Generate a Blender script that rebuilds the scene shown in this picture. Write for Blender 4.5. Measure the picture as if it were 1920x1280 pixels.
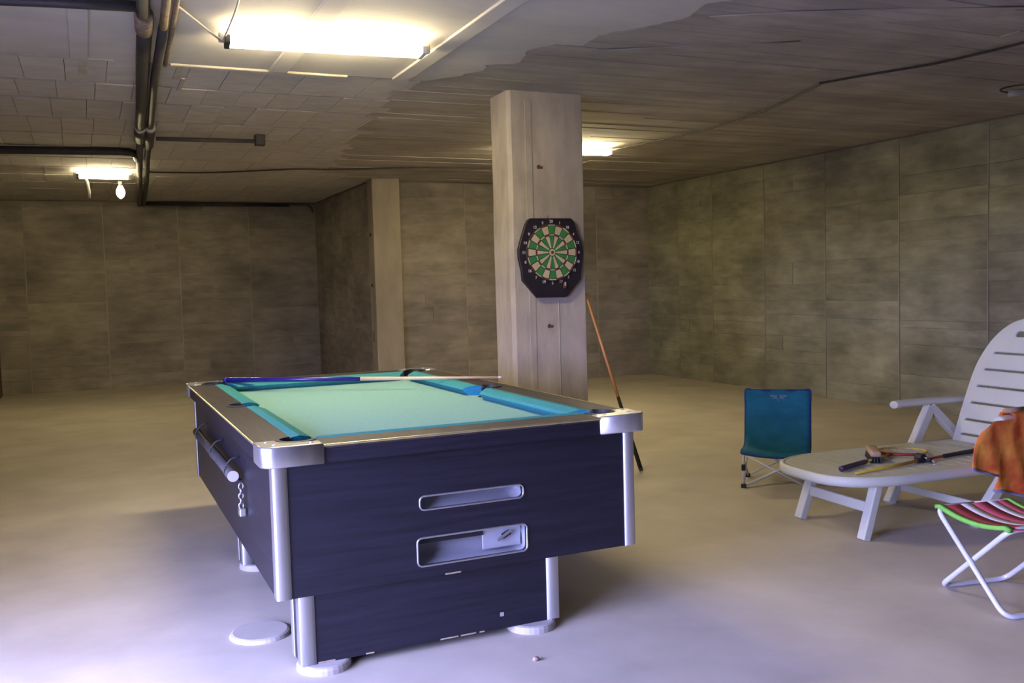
import bpy, bmesh, math, random
from mathutils import Vector, Matrix
for o in list(bpy.data.objects): bpy.data.objects.remove(o)
S = bpy.context.scene
COL = S.collection
PI = math.pi
V = Vector
# ------------------------------------------------------------------ camera
CAM_H = 1.3187
YAW, PITCH, ROLL, FPX = 0.4244, -0.0603, -0.0271, 1754.15
cd = bpy.data.cameras.new('camera'); cam = bpy.data.objects.new('camera', cd); COL.objects.link(cam)
cd.sensor_width = 36.0; cd.lens = 36.0 * FPX / 1920.0; cd.clip_end = 200
fw = V((math.sin(YAW)*math.cos(PITCH), math.cos(YAW)*math.cos(PITCH), math.sin(PITCH)))
r0 = V((math.cos(YAW), -math.sin(YAW), 0)); u0 = r0.cross(fw)
rr = r0*math.cos(ROLL) + u0*math.sin(ROLL); uu = -r0*math.sin(ROLL) + u0*math.cos(ROLL)
M = Matrix((rr, uu, -fw)).transposed().to_4x4(); M.translation = (0, 0, CAM_H)
cam.matrix_world = M
S.camera = cam
# ------------------------------------------------------------------ world, exposure
W_ = bpy.data.worlds.new('sky'); S.world = W_; W_.use_nodes = True
bg = W_.node_tree.nodes['Background']
bg.inputs['Color'].default_value = (0.42, 0.45, 1.0, 1); bg.inputs['Strength'].default_value = 54
vs = S.view_settings
vs.view_transform = 'Standard'; vs.look = 'None'; vs.gamma = 1; vs.use_curve_mapping = False
vs.exposure = 0.0
LAMP = 210.0                      # tube radiance
LAMPCOL = (1.0, 0.84, 0.50)
# ------------------------------------------------------------------ room numbers
CZ = 2.66
XR, XL = 7.29, -1.30              # right and left wall
YB1 = 11.35                      # back wall, right section
YB2 = 14.45                      # back wall, left section
XS = 3.26                        # side wall between them
YF = -2.6                        # wall behind the camera
DOOR = (0.7, 3.3, 1.75)         # garage opening in the left wall: y0, y1, height
pl = bpy.data.lights.new('doorway_portal', 'AREA'); pl.shape = 'RECTANGLE'
pl.size = DOOR[1]-DOOR[0]; pl.size_y = DOOR[2]; pl.cycles.is_portal = True
po = bpy.data.objects.new('doorway_portal', pl); COL.objects.link(po)
po.location = (XL-0.12, (DOOR[0]+DOOR[1])/2, DOOR[2]/2); po.rotation_euler = (PI/2, 0, -PI/2)

rnd = random.Random(7)
# ------------------------------------------------------------------ materials
def mat(name, col, rough=0.6, metal=0.0, noise=None, amt=0.0, rand=0.0, bump=0.0, col2=None, emit=None, blotch=0.0, spec=0.5, detail=6):
    m = bpy.data.materials.new(name); m.use_nodes = True
    nt = m.node_tree; N = nt.nodes; L = nt.links; b = N['Principled BSDF']
    b.inputs['Roughness'].default_value = rough; b.inputs['Metallic'].default_value = metal
    b.inputs['Specular IOR Level'].default_value = spec
    c = (*col, 1)
    b.inputs['Base Color'].default_value = c
    if emit:
        b.inputs['Emission Color'].default_value = (*emit[0], 1); b.inputs['Emission Strength'].default_value = emit[1]
    out = None
    if noise:
        g = N.new('ShaderNodeNewGeometry'); mp = N.new('ShaderNodeMapping'); L.new(g.outputs['Position'], mp.inputs['Vector'])
        mp.inputs['Scale'].default_value = noise
        oi = N.new('ShaderNodeObjectInfo')
        if rand:
            sc = N.new('ShaderNodeVectorMath'); sc.operation = 'SCALE'; sc.inputs[0].default_value = (7.3, 3.1, 5.7)
            L.new(oi.outputs['Random'], sc.inputs['Scale']); L.new(sc.outputs[0], mp.inputs['Location'])
        nz = N.new('ShaderNodeTexNoise'); nz.inputs['Detail'].default_value = detail; nz.inputs['Roughness'].default_value = 0.62
        nz.inputs['Scale'].default_value = 1.0
        L.new(mp.outputs['Vector'], nz.inputs['Vector'])
        mr = N.new('ShaderNodeMapRange'); mr.inputs['From Min'].default_value = 0.3; mr.inputs['From Max'].default_value = 0.7
        if col2:
            mx = N.new('ShaderNodeMix'); mx.data_type = 'RGBA'
            mx.inputs[6].default_value = c; mx.inputs[7].default_value = (*col2, 1)
            L.new(nz.outputs['Fac'], mr.inputs['Value']); L.new(mr.outputs[0], mx.inputs[0]); out = mx.outputs[2]
        mr2 = N.new('ShaderNodeMapRange'); mr2.inputs['From Min'].default_value = 0.3; mr2.inputs['From Max'].default_value = 0.7
        mr2.inputs['To Min'].default_value = 1-amt; mr2.inputs['To Max'].default_value = 1+amt
        L.new(nz.outputs['Fac'], mr2.inputs['Value'])
        fac = mr2.outputs[0]
        if blotch:
            n2 = N.new('ShaderNodeTexNoise'); n2.inputs['Scale'].default_value = 1.5; n2.inputs['Detail'].default_value = 4
            L.new(g.outputs['Position'], n2.inputs['Vector'])
            m3 = N.new('ShaderNodeMapRange'); m3.inputs['From Min'].default_value = 0.3; m3.inputs['From Max'].default_value = 0.7
            m3.inputs['To Min'].default_value = 1-blotch; m3.inputs['To Max'].default_value = 1+blotch
            L.new(n2.outputs['Fac'], m3.inputs['Value'])
            mu = N.new('ShaderNodeMath'); mu.operation = 'MULTIPLY'; L.new(fac, mu.inputs[0]); L.new(m3.outputs[0], mu.inputs[1]); fac = mu.outputs[0]
        if rand:
            m4 = N.new('ShaderNodeMapRange'); m4.inputs['To Min'].default_value = 1-rand; m4.inputs['To Max'].default_value = 1+rand
            L.new(oi.outputs['Random'], m4.inputs['Value'])
            mu = N.new('ShaderNodeMath'); mu.operation = 'MULTIPLY'; L.new(fac, mu.inputs[0]); L.new(m4.outputs[0], mu.inputs[1]); fac = mu.outputs[0]
        vm = N.new('ShaderNodeVectorMath'); vm.operation = 'SCALE'
        if out: L.new(out, vm.inputs[0])
        else: vm.inputs[0].default_value = col
        L.new(fac, vm.inputs['Scale'])
        L.new(vm.outputs[0], b.inputs['Base Color'])
        if bump:
            bp = N.new('ShaderNodeBump'); bp.inputs['Strength'].default_value = bump; bp.inputs['Distance'].default_value = 0.01
            L.new(nz.outputs['Fac'], bp.inputs['Height']); L.new(bp.outputs[0], b.inputs['Normal'])
    return m

CW = (0.245, 0.215, 0.165)
M_ = dict(
    wall=mat('board_marked_concrete', (0.24, 0.21, 0.165), 0.9, noise=(2.6, 2.6, 8.5), amt=0.26, rand=0.09, bump=0.35, blotch=0.26, detail=9, spec=0.2),
    wallr=mat('greenish_board_marked_concrete', (0.255, 0.243, 0.165), 0.9, noise=(2.6, 2.6, 8.5), amt=0.28, rand=0.09, bump=0.35, blotch=0.30, detail=9, spec=0.2),
    wallback=mat('wall_concrete', (0.17, 0.15, 0.12), 0.95, noise=(1.6, 1.6, 14), amt=0.25, spec=0.2),
    pillar=mat('pillar_concrete', (0.40, 0.35, 0.275), 0.9, noise=(8, 8, 2.4), amt=0.20, bump=0.3, blotch=0.15, detail=9, spec=0.2),
    pier=mat('pier_concrete', (0.31, 0.265, 0.20), 0.9, noise=(6, 6, 1.5), amt=0.16, bump=0.25, blotch=0.12, spec=0.2),
    fin=mat('seam_fin_concrete', (0.30, 0.27, 0.20), 0.95, noise=(6, 6, 2), amt=0.25, spec=0.2),
    floor=mat('floor_concrete', (0.47, 0.42, 0.33), 0.62, noise=(2.2, 2.2, 2.2), amt=0.11, bump=0.12, blotch=0.09, detail=9, spec=0.3),
    ceil=mat('ceiling_concrete', (0.10, 0.09, 0.075), 0.95, noise=(3, 9, 3), amt=0.25, bump=0.3, spec=0.2),  # backing colour darkened to stand for shade and dirt in the joints
    block=mat('ceiling_block_concrete', (0.48, 0.45, 0.40), 0.95, noise=(5, 9, 5), amt=0.12, rand=0.05, bump=0.3, spec=0.2),
    cboard=mat('ceiling_board_concrete', (0.345, 0.315, 0.27), 0.95, noise=(1.3, 10, 1.3), amt=0.16, rand=0.06, bump=0.35, blotch=0.18, spec=0.2),
    skim=mat('ceiling_skim_plaster', (0.47, 0.44, 0.39), 0.9, noise=(2, 4, 2), amt=0.08, bump=0.1, spec=0.2),
    grout=mat('ceiling_joint_mortar', (0.42, 0.38, 0.30), 0.95, noise=(8, 8, 8), amt=0.2),
    lam=mat('black_laminate', (0.011, 0.010, 0.017), 0.45, noise=(3, 3, 60), amt=0.35, bump=0.08, spec=0.4),
    railw=mat('dark_wood_laminate', (0.034, 0.027, 0.026), 0.55, noise=(30, 3, 3), amt=0.5, spec=0.35),
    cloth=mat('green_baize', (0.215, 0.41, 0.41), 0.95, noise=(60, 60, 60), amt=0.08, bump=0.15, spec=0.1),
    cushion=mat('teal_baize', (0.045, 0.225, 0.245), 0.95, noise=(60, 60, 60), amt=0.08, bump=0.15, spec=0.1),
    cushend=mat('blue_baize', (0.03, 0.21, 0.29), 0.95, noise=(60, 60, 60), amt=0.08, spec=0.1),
    chrome=mat('brushed_aluminium', (0.55, 0.55, 0.55), 0.34, 0.9, noise=(40, 40, 4), amt=0.06),
    steel=mat('white_enamelled_tray', (0.42, 0.43, 0.47), 0.35, 0.3, noise=(8, 8, 8), amt=0.08),
    brass=mat('brass_edging', (0.62, 0.55, 0.28), 0.32, 0.85, noise=(20, 20, 20), amt=0.1),
    black=mat('black_rubber', (0.012, 0.012, 0.013), 0.6, noise=(20, 20, 20), amt=0.2),
    foot=mat('pale_dusty_plastic', (0.36, 0.33, 0.30), 0.7, noise=(8, 8, 8), amt=0.1),
    lid=mat('dusty_floor_grey_plastic', (0.42, 0.38, 0.32), 0.7, noise=(8, 8, 8), amt=0.08),
    chip=mat('bare_chipboard', (0.34, 0.26, 0.18), 0.9, noise=(30, 30, 30), amt=0.3),
    dark=mat('dark_conduit_plastic', (0.028, 0.025, 0.024), 0.55, noise=(6, 6, 6), amt=0.3),
    conduit=mat('grey_conduit_plastic', (0.06, 0.053, 0.05), 0.65, noise=(6, 6, 6), amt=0.3),
    rustc=mat('rusty_coupling', (0.19, 0.135, 0.085), 0.8, noise=(30, 30, 30), amt=0.5),
    cable=mat('cable_rubber', (0.04, 0.035, 0.03), 0.7, noise=(9, 9, 9), amt=0.2),
    cablew=mat('pale_cable_plastic', (0.45, 0.40, 0.33), 0.6, noise=(9, 9, 9), amt=0.2),
    housing=mat('lamp_housing_enamel', (0.60, 0.58, 0.53), 0.4, noise=(5, 5, 5), amt=0.05),
    tube=mat('fluorescent_tube', (1, 1, 1), 0.4, noise=(1, 1, 1), emit=(LAMPCOL, LAMP)),
    bulb=mat('lit_bulb_glass', (1, 1, 1), 0.4, noise=(1, 1, 1), emit=(LAMPCOL, 14)),
    rust=mat('rust_stain', (0.13, 0.05, 0.025), 0.9, noise=(80, 80, 80), amt=0.4),
    bluebutt=mat('blue_lacquer', (0.02, 0.013, 0.16), 0.25, noise=(9, 9, 9), amt=0.1),
    maple=mat('pale_maple', (0.62, 0.45, 0.25), 0.4, noise=(6, 6, 6), amt=0.12),
    orangew=mat('orange_varnished_wood', (0.52, 0.23, 0.07), 0.4, noise=(9, 9, 9), amt=0.15),
    plast=mat('white_garden_plastic', (0.52, 0.52, 0.42), 0.5, noise=(3, 3, 3), amt=0.05),
    bluefab=mat('blue_polyester', (0.012, 0.12, 0.20), 0.85, noise=(7, 7, 14), amt=0.22, bump=0.6, spec=0.2),
    bluetrim=mat('dark_blue_binding', (0.012, 0.022, 0.15), 0.8, noise=(9, 9, 9), amt=0.2),
    logo=mat('faded_grey_print', (0.16, 0.20, 0.28), 0.9, noise=(40, 40, 40), amt=0.2),
    rod=mat('painted_steel_tube', (0.62, 0.62, 0.63), 0.35, 0.2, noise=(5, 5, 5), amt=0.05),
    pink=mat('pink_striped_canvas', (0.42, 0.05, 0.085), 0.9, noise=(40, 40, 40), amt=0.15),
    white=mat('white_canvas', (0.58, 0.52, 0.50), 0.9, noise=(40, 40, 40), amt=0.1),
    lime=mat('lime_green_binding', (0.15, 0.42, 0.06), 0.8, noise=(30, 30, 30), amt=0.1),
    tie=mat('orange_tie_dye_cotton', (0.72, 0.09, 0.035), 0.95, noise=(9, 9, 9), amt=0.08, col2=(0.85, 0.36, 0.06), bump=0.3, spec=0.1, detail=2),
    hem=mat('grey_blue_hem', (0.20, 0.22, 0.34), 0.9, noise=(30, 30, 30), amt=0.1),
    red=mat('red_racket_paint', (0.33, 0.035, 0.02), 0.4, noise=(9, 9, 9), amt=0.15),
    yellow=mat('yellow_racket_paint', (0.52, 0.36, 0.03), 0.4, noise=(9, 9, 9), amt=0.15),
    string=mat('nylon_string', (0.5, 0.48, 0.40), 0.5, noise=(9, 9, 9), amt=0.1),
    tan=mat('tan_wood_brush_back', (0.42, 0.27, 0.16), 0.6, noise=(9, 9, 9), amt=0.15),
    purple=mat('dark_purple_plastic', (0.05, 0.02, 0.07), 0.5, noise=(9, 9, 9), amt=0.2),
    dgreen=mat('green_dart_plastic', (0.035, 0.20, 0.05), 0.6, noise=(30, 30, 30), amt=0.15),
    dcream=mat('cream_dart_plastic', (0.55, 0.45, 0.27), 0.6, noise=(30, 30, 30), amt=0.1),
    dred=mat('dark_red_dart_plastic', (0.16, 0.035, 0.025), 0.6, noise=(30, 30, 30), amt=0.2),
    dframe=mat('black_board_plastic', (0.016, 0.011, 0.016), 0.5, noise=(9, 9, 9), amt=0.2),
    dspider=mat('brown_black_spider', (0.035, 0.025, 0.02), 0.6, noise=(9, 9, 9), amt=0.2),
    dnum=mat('white_number_print', (0.6, 0.58, 0.58), 0.7, noise=(9, 9, 9), amt=0.05),
    ground=mat('outside_paving', (0.11, 0.11, 0.11), 0.9, noise=(3, 3, 3), amt=0.15),
    redwood=mat('red_brown_wood', (0.10, 0.028, 0.015), 0.6, noise=(3, 3, 20), amt=0.35),
)
# ------------------------------------------------------------------ helpers
def link(name, me, m, parent=None, smooth=False):
    o = bpy.data.objects.new(name, me); COL.objects.link(o)
    if m and not me.materials: me.materials.append(M_[m] if isinstance(m, str) else m)
    if parent: o.parent = parent
    if smooth:
        for p in me.polygons: p.use_smooth = True
    return o
def obj(name, bm, m, parent=None, smooth=False, mw=None):
    bmesh.ops.recalc_face_normals(bm, faces=bm.faces)
    if mw is not None: bm.transform(mw)
    me = bpy.data.meshes.new(name); bm.to_mesh(me); bm.free()
    return link(name, me, m, parent, smooth)
def tag(o, label, cat, group=None):
    o['label'] = label; o['category'] = cat
    if group: o['group'] = group
    return o
def thing(name, label, cat, loc=(0, 0, 0), rz=0.0, group=None):
    o = bpy.data.objects.new(name, None); COL.objects.link(o); o.empty_display_size = 0.1
    o.location = loc; o.rotation_euler = (0, 0, rz)
    return tag(o, label, cat, group)
def struct(o): o['kind'] = 'structure'; return o
def box(x0, x1, y0, y1, z0, z1, bm=None, bevel=0.0):
    nb = bmesh.new()
    bmesh.ops.create_cube(nb, size=1, matrix=Matrix.Translation(((x0+x1)/2, (y0+y1)/2, (z0+z1)/2)) @ Matrix.Diagonal((x1-x0, y1-y0, z1-z0, 1)))
    if bevel: bmesh.ops.bevel(nb, geom=list(nb.edges), offset=bevel, segments=2, affect='EDGES', profile=0.5)
    if bm is None: return nb
    me = bpy.data.meshes.new('t'); nb.to_mesh(me); nb.free(); bm.from_mesh(me); bpy.data.meshes.remove(me)
    return bm
def tube(pts, r, seg=10, bm=None, caps=True, closed=False):
    """swept tube along pts; r may be a list"""
    if bm is None: bm = bmesh.new()
    pts = [V(p) for p in pts]; n = len(pts)
    rs = r if isinstance(r, (list, tuple)) else [r]*n
    up = None; rings = []
    for i, p in enumerate(pts):
        if closed: t = (pts[(i+1) % n]-pts[i-1])
        else: t = pts[min(i+1, n-1)]-pts[max(i-1, 0)]
        t.normalize()
        if up is None:
            up = V((0, 0, 1)) if abs(t.z) < 0.9 else V((1, 0, 0))
        a = (up - t*up.dot(t)); a.normalize(); b = t.cross(a); up = a
        rings.append([bm.verts.new(p + (a*math.cos(2*PI*k/seg)+b*math.sin(2*PI*k/seg))*rs[i]) for k in range(seg)])
    rg = range(n) if closed else range(n-1)
    for i in rg:
        A, B = rings[i], rings[(i+1) % n]
        for k in range(seg): bm.faces.new((A[k], A[(k+1) % seg], B[(k+1) % seg], B[k]))
    if caps and not closed:
        bm.faces.new(rings[0][::-1]); bm.faces.new(rings[-1])
    return bm
def smoothpath(pts, n=8):
    pts = [V(p) for p in pts]; out = []
    for i in range(len(pts)-1):
        p0, p1, p2, p3 = pts[max(i-1, 0)], pts[i], pts[i+1], pts[min(i+2, len(pts)-1)]
        for k in range(n):
            t = k/n
            out.append(0.5*((2*p1)+(p2-p0)*t+(2*p0-5*p1+4*p2-p3)*t*t+(3*p1-p0-3*p2+p3)*t**3))
    out.append(pts[-1]); return out
def roundpath(pts, r, n=5):
    pts = [V(p) for p in pts]; out = [pts[0]]
    for i in range(1, len(pts)-1):
        a = (pts[i-1]-pts[i]); b = (pts[i+1]-pts[i]); la, lb = a.length, b.length
        q = min(r, la*.45, lb*.45); A = pts[i]+a/la*q; B = pts[i]+b/lb*q
        for k in range(n+1):
            t = k/n; out.append(A*(1-t)**2+pts[i]*2*t*(1-t)+B*t*t)
    out.append(pts[-1]); return out
def plate(name, outline, holes, th, m, parent=None, mw=Matrix.Identity(4), bevel=0.0):
    """flat plate with holes, thickness th centred on the local xy plane, moved by mw"""
    c = bpy.data.curves.new('t', 'CURVE'); c.dimensions = '2D'; c.fill_mode = 'BOTH'
    c.extrude = max(th/2-bevel, 0.0002); c.bevel_depth = bevel; c.bevel_resolution = 2; c.offset = -bevel
    for poly in [outline]+list(holes):
        s = c.splines.new('POLY'); s.points.add(len(poly)-1); s.use_cyclic_u = True
        for i, p in enumerate(poly): s.points[i].co = (p[0], p[1], 0, 1)
    t = bpy.data.objects.new('t', c); COL.objects.link(t)
    bpy.context.view_layer.update()
    me = bpy.data.meshes.new_from_object(t.evaluated_get(bpy.context.evaluated_depsgraph_get()))
    bpy.data.objects.remove(t); bpy.data.curves.remove(c)
    me.name = name; me.materials.clear(); me.transform(mw)
    return link(name, me, m, parent)
def arc(cx, cy, r, a0, a1, n=10):
    return [(cx+r*math.cos(math.radians(a0+(a1-a0)*k/n)), cy+r*math.sin(math.radians(a0+(a1-a0)*k/n))) for k in range(n+1)]
def rrect(x0, x1, y0, y1, r, n=5):
    return arc(x1-r, y0+r, r, -90, 0, n)+arc(x1-r, y1-r, r, 0, 90, n)+arc(x0+r, y1-r, r, 90, 180, n)+arc(x0+r, y0+r, r, 180, 270, n)
def disc(c, r, h, seg=28, bev=0.0):
    bm = bmesh.new()
    prof = [(r, 0), (r, h)] if not bev else [(r, 0), (r, h-bev), (r-bev*.3, h-bev*.3), (r-bev, h)]
    rings = [[bm.verts.new((c[0]+q*math.cos(2*PI*k/seg), c[1]+q*math.sin(2*PI*k/seg), c[2]+z)) for k in range(seg)] for q, z in prof]
    for A, B in zip(rings, rings[1:]):
        for k in range(seg): bm.faces.new((A[k], A[(k+1) % seg], B[(k+1) % seg], B[k]))
    bm.faces.new(rings[0][::-1]); bm.faces.new(rings[-1])
    return bm
XZ = Matrix.Rotation(PI/2, 4, 'X')           # local (x, y) -> world (x, z), thickness along y

# ------------------------------------------------------------------ the setting
floor = struct(obj('floor', box(XL-0.2, XR+0.2, YF-0.2, YB2+0.2, -0.2, 0), 'floor'))
struct(obj('floor_apron', box(-80, XL-0.2, -60, 60, -0.22, -0.02), 'ground'))
ceiling = struct(obj('ceiling', box(XL-0.2, XR+0.2, YF-0.2, YB2+0.2, CZ+0.014, CZ+0.25), 'ceil'))
wall_right = struct(obj('wall_right', box(XR+0.012, XR+0.25, YF-0.2, YB1+0.2, 0, CZ+0.014), 'wallback'))
lb_ = box(XL-0.2, XL, YF-0.2, DOOR[0], 0, CZ+0.014)
box(XL-0.2, XL, DOOR[1], YB2+0.2, 0, CZ+0.014, lb_); box(XL-0.2, XL, DOOR[0], DOOR[1], DOOR[2], CZ+0.014, lb_)
wall_left = struct(obj('wall_left', lb_, 'wall'))
wall_back_right = struct(obj('wall_back_right', box(XS+0.25, XR+0.012, YB1+0.012, YB1+0.25, 0, CZ+0.014), 'wallback'))
wall_back_left = struct(obj('wall_back_left', box(XL, XS+0.012, YB2+0.012, YB2+0.2, 0, CZ+0.014), 'wallback'))
wall_side = struct(obj('wall_side', box(XS+0.012, XS+0.25, YB1-0.16, YB2+0.012, 0, CZ+0.014), 'wallback'))
fb = box(XL, XR+0.012, YF-0.2, YF, 0, CZ+0.014)
wall_front = struct(obj('wall_front', fb, 'wall'))

ucube = bpy.data.meshes.new('concrete_board')
_b = bmesh.new(); bmesh.ops.create_cube(_b, size=1); _b.to_mesh(ucube); _b.free(); ucube.materials.append(M_['wall'])
ucubeR = ucube.copy(); ucubeR.materials.clear(); ucubeR.materials.append(M_['wallr'])
ublock = ucube.copy(); ublock.materials.clear(); ublock.materials.append(M_['block'])
ucb = ucube.copy(); ucb.materials.clear(); ucb.materials.append(M_['cboard'])
def piece(name, me, x0, x1, y0, y1, z0, z1, parent):
    o = bpy.data.objects.new(name, me); COL.objects.link(o); o.parent = parent
    o.location = ((x0+x1)/2, (y0+y1)/2, (z0+z1)/2); o.scale = (x1-x0, y1-y0, z1-z0)
    return o
ROWS = [0, 0.19, 0.35, 0.49, 0.635, 0.80, 0.87, 1.06, 1.24, 1.345, 1.49, 1.635, 1.83, 2.06, 2.27, 2.47, 2.64]
def rows_for():
    r = [0.0]
    base = ROWS[1:-1]
    for z in base:
        if rnd.random() < 0.30: continue
        r.append(z + rnd.choice((0, 0, 0, rnd.uniform(-0.03, 0.03))))
    return r+[ROWS[-1]]
def boards(parent, axis, plane, sgn, a0, a1, seams, me):
    """axis: 'y' wall in the yz plane at x=plane; 'x' wall in the xz plane at y=plane; sgn: room side"""
    xs = [a0]+[s for s in seams if a0+0.1 < s < a1-0.1]+[a1]
    for p0, p1 in zip(xs, xs[1:]):
        R_ = rows_for()
        for z0, z1 in zip(R_, R_[1:]):
            cuts = [p0, p1]
            if rnd.random() < 0.25: cuts = [p0, p0+(p1-p0)*rnd.uniform(0.3, 0.7), p1]
            for c0, c1 in zip(cuts, cuts[1:]):
                d = rnd.uniform(0.0, 0.006); g = 0.001
                lo, hi = sorted((plane+sgn*d, plane-sgn*0.012))
                if axis == 'y': piece('concrete_board', me, lo, hi, c0+g, c1-g, z0+g, z1-g, parent)
                else: piece('concrete_board', me, c0+g, c1-g, lo, hi, z0+g, z1-g, parent)
boards(wall_right, 'y', XR, -1, 4.85, YB1, [5.83, 6.83, 7.84, 8.84, 9.85, 10.6], ucubeR)
boards(wall_back_right, 'x', YB1, -1, 3.57, XR, [4.5, 5.5, 6.45], ucube)
boards(wall_side, 'y', XS, -1, YB1-0.1, YB2, [12.3, 13.4], ucube)
boards(wall_back_left, 'x', YB2, -1, XL, XS, [-0.75, 0.25, 1.25, 2.25], ucube)
def rest(parent, bm): o = obj('plain_concrete', bm, 'wall', parent); return o
obj('plain_concrete', box(XR, XR+0.012, YF, 4.848, 0, CZ-0.02), 'wallr', wall_right)
for yy in (5.83, 6.83, 7.84, 8.84, 9.85):
    obj('form_fin', box(XR-0.010, XR+0.001, yy-0.005, yy+0.005, 0.0, 2.63), 'fin', wall_right)
for xx in (4.5, 5.5, 6.45): obj('form_fin', box(xx-0.005, xx+0.005, YB1-0.010, YB1+0.001, 0, 2.63), 'fin', wall_back_right)
for xx in (-0.75, 0.25, 1.25, 2.25): obj('form_fin', box(xx-0.006, xx+0.006, YB2-0.010, YB2+0.001, 0, 2.63), 'fin', wall_back_left)
# pier at the end of the side wall
pier = struct(obj('wall_pier', box(3.215, 3.565, YB1-0.22, YB1+0.012, 0, CZ+0.01, bevel=0.012), 'pier'))
for z in (1.98, 1.36): obj('tie_hole', tube([(3.205, YB1-0.1, z), (3.22, YB1-0.1, z)], 0.022, 8), 'rust', pier)
obj('slot', box(3.211, 3.217, YB1-0.1, YB1-0.085, 0.66, 0.80), 'rust', pier)

# ceiling: hollow block rows (left), board marked slab (right), skim coat (near)
RY = [5.84, 6.52, 7.08, 7.84, 8.56, 9.28, 10.0, 10.72, 11.44, 12.16, 12.9, 13.65, 14.44]
BW = 0.2275
for j, (y0, y1) in enumerate(zip(RY, RY[1:])):
    off = -1.50 + [0.01, 0.02, -0.03, 0.02][j % 4] + (0.0 if j else 0.07)
    xe = 2.05 + 0.09*j if j < 7 else XS
    k = 0
    while True:
        x0 = off + k*BW; x1 = min(x0+BW, min(xe, XS)-0.0); k += 1
        if x0 >= min(xe, XS)-0.05: break
        d = rnd.uniform(0, 0.004)
        piece('ceiling_block', ublock, x0+0.0018, x1-0.0018, y0+0.019, y1-0.019, CZ-d, CZ+0.0145, ceiling)
y = 1.0; j = 0
while y < YB1-0.01:
    w = rnd.uniform(0.11, 0.19); y1 = min(y+w, YB1)
    xa = 2.06 + (0.09*sum(1 for q in RY[1:] if q <= (y+y1)/2) if y > RY[0] else 0)
    if y < RY[0]: xa = 1.95
    xm = 4.6 + rnd.uniform(-0.5, 0.5)
    for a, b in ((min(xa-0.11 if y > RY[0] else xa, 3.2), xm), (xm, XR)):
        d = rnd.uniform(0, 0.007)
        piece('ceiling_board', ucb, a+0.001, b-0.001, y+0.001, y1-0.001, CZ-d, CZ+0.0145, ceiling)
    y = y1
# skim coat with a ragged edge
edge = [(2.06, 5.82), (2.22, 5.60), (2.30, 5.42), (2.27, 5.28), (2.43, 5.20), (2.40, 5.05), (2.36, 4.86), (2.45, 4.72), (2.62, 4.68), (2.58, 4.52), (2.63, 4.38), (2.70, 4.32), (2.78, 4.18), (2.84, 4.02), (2.80, 3.8), (2.95, 3.62), (3.02, 3.3), (3.2, 2.9), (3.1, 2.4), (3.4, 1.8), (3.5, 1.0), (3.5, YF)]
rag = []
for a, b in zip(edge, edge[1:]):
    for k in range(4):
        t = k/4; rag.append((a[0]*(1-t)+b[0]*t+rnd.uniform(-.014, .014), a[1]*(1-t)+b[1]*t+rnd.uniform(-.014, .014)))
rag.append(edge[-1])
plate('skim_coat', [(XL, YF), (XL, 5.83)]+rag, [], 0.022, 'skim', ceiling, Matrix.Translation((0, 0, CZ+0.001)))
# second loose patch of skim further right
pat = [(2.72, 4.78), (3.05, 4.60), (3.45, 4.38), (3.75, 4.22), (3.60, 4.42), (3.35, 4.62), (3.0, 4.80), (2.78, 4.90)]
plate('skim_patch', pat, [], 0.006, 'cboard', ceiling, Matrix.Translation((0, 0, CZ-0.008)))
pat = [(2.95, 3.98), (3.3, 3.78), (3.9, 3.5), (4.4, 3.3), (4.3, 3.55), (3.7, 3.85), (3.2, 4.08)]
plate('skim_patch', pat, [], 0.006, 'cboard', ceiling, Matrix.Translation((0, 0, CZ-0.008)))
obj('mortar_edge', box(0.50, 1.55, 5.80, 5.86, CZ-0.022, CZ+0.002, bevel=0.008), 'grout', ceiling)
obj('mortar_edge', box(-1.2, 0.20, 5.82, 5.85, CZ-0.016, CZ+0.002, bevel=0.005), 'grout', ceiling)
for x0, x1 in ((1.83, 1.935), (1.06, 1.17), (-0.02, 0.07)):
    obj('joint_strip', box(x0, x1, 2.0, 5.79, CZ-0.024, CZ-0.004, bevel=0.004), 'skim', ceiling)
for x0, y0, w in ((0.55, 5.9, 0.04), (0.60, 6.22, 0.03), (0.02, 5.95, 0.05)):
    obj('mortar_smear', box(x0, x0+w, y0, y0+0.35, CZ-0.008, CZ+0.001, bevel=0.003), 'grout', ceiling)

# ------------------------------------------------------------------ pillar
PX0, PX1, PY0, PY1 = 2.70, 3.285, 5.95, 6.24
pillar = thing('pillar', 'square pale concrete pillar carrying the dartboard behind the pool table', 'pillar', ((PX0+PX1)/2, PY0+0.14, 0))
px, py = pillar.location.x, pillar.location.y
cut = 0.025
pp = [(PX0+cut, PY0), (PX1-0.006, PY0), (PX1, PY0+0.006), (PX1, PY1), (PX0, PY1), (PX0, PY0+cut)]
bm = bmesh.new()
lv = []
for z, sh in ((0, 0), (0.9, .002), (1.73, -.001), (1.95, .003), (CZ+0.012, 0)):
    lv.append([bm.verts.new((a-px+sh, b-py, z)) for a, b in pp])
for A, B in zip(lv, lv[1:]):
    for k in range(6): bm.faces.new((A[k], A[(k+1) % 6], B[(k+1) % 6], B[k]))
bm.faces.new(lv[0][::-1]); bm.faces.new(lv[-1])
obj('shaft', bm, 'pillar', pillar)
for x, z in ((2.93, 2.14), (2.985, 1.02)):
    obj('tie_hole', tube([(x-px, PY0-py-0.002, z), (x-px, PY0-py+0.01, z)], 0.016, 8), 'rust', pillar)
    obj('rust_mark', box(x-px-0.012, x-px+0.03, PY0-py-0.003, PY0-py, z-0.012, z+0.006), 'rust', pillar)
for x, w in ((2.83, 0.05), (3.06, 0.006)):
    obj('form_ridge', box(x-px, x-px+w, PY0-py-0.004, PY0-py+0.002, 0.0, 1.20 if w < .01 else 2.6, bevel=0.001), 'pillar', pillar)

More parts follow.
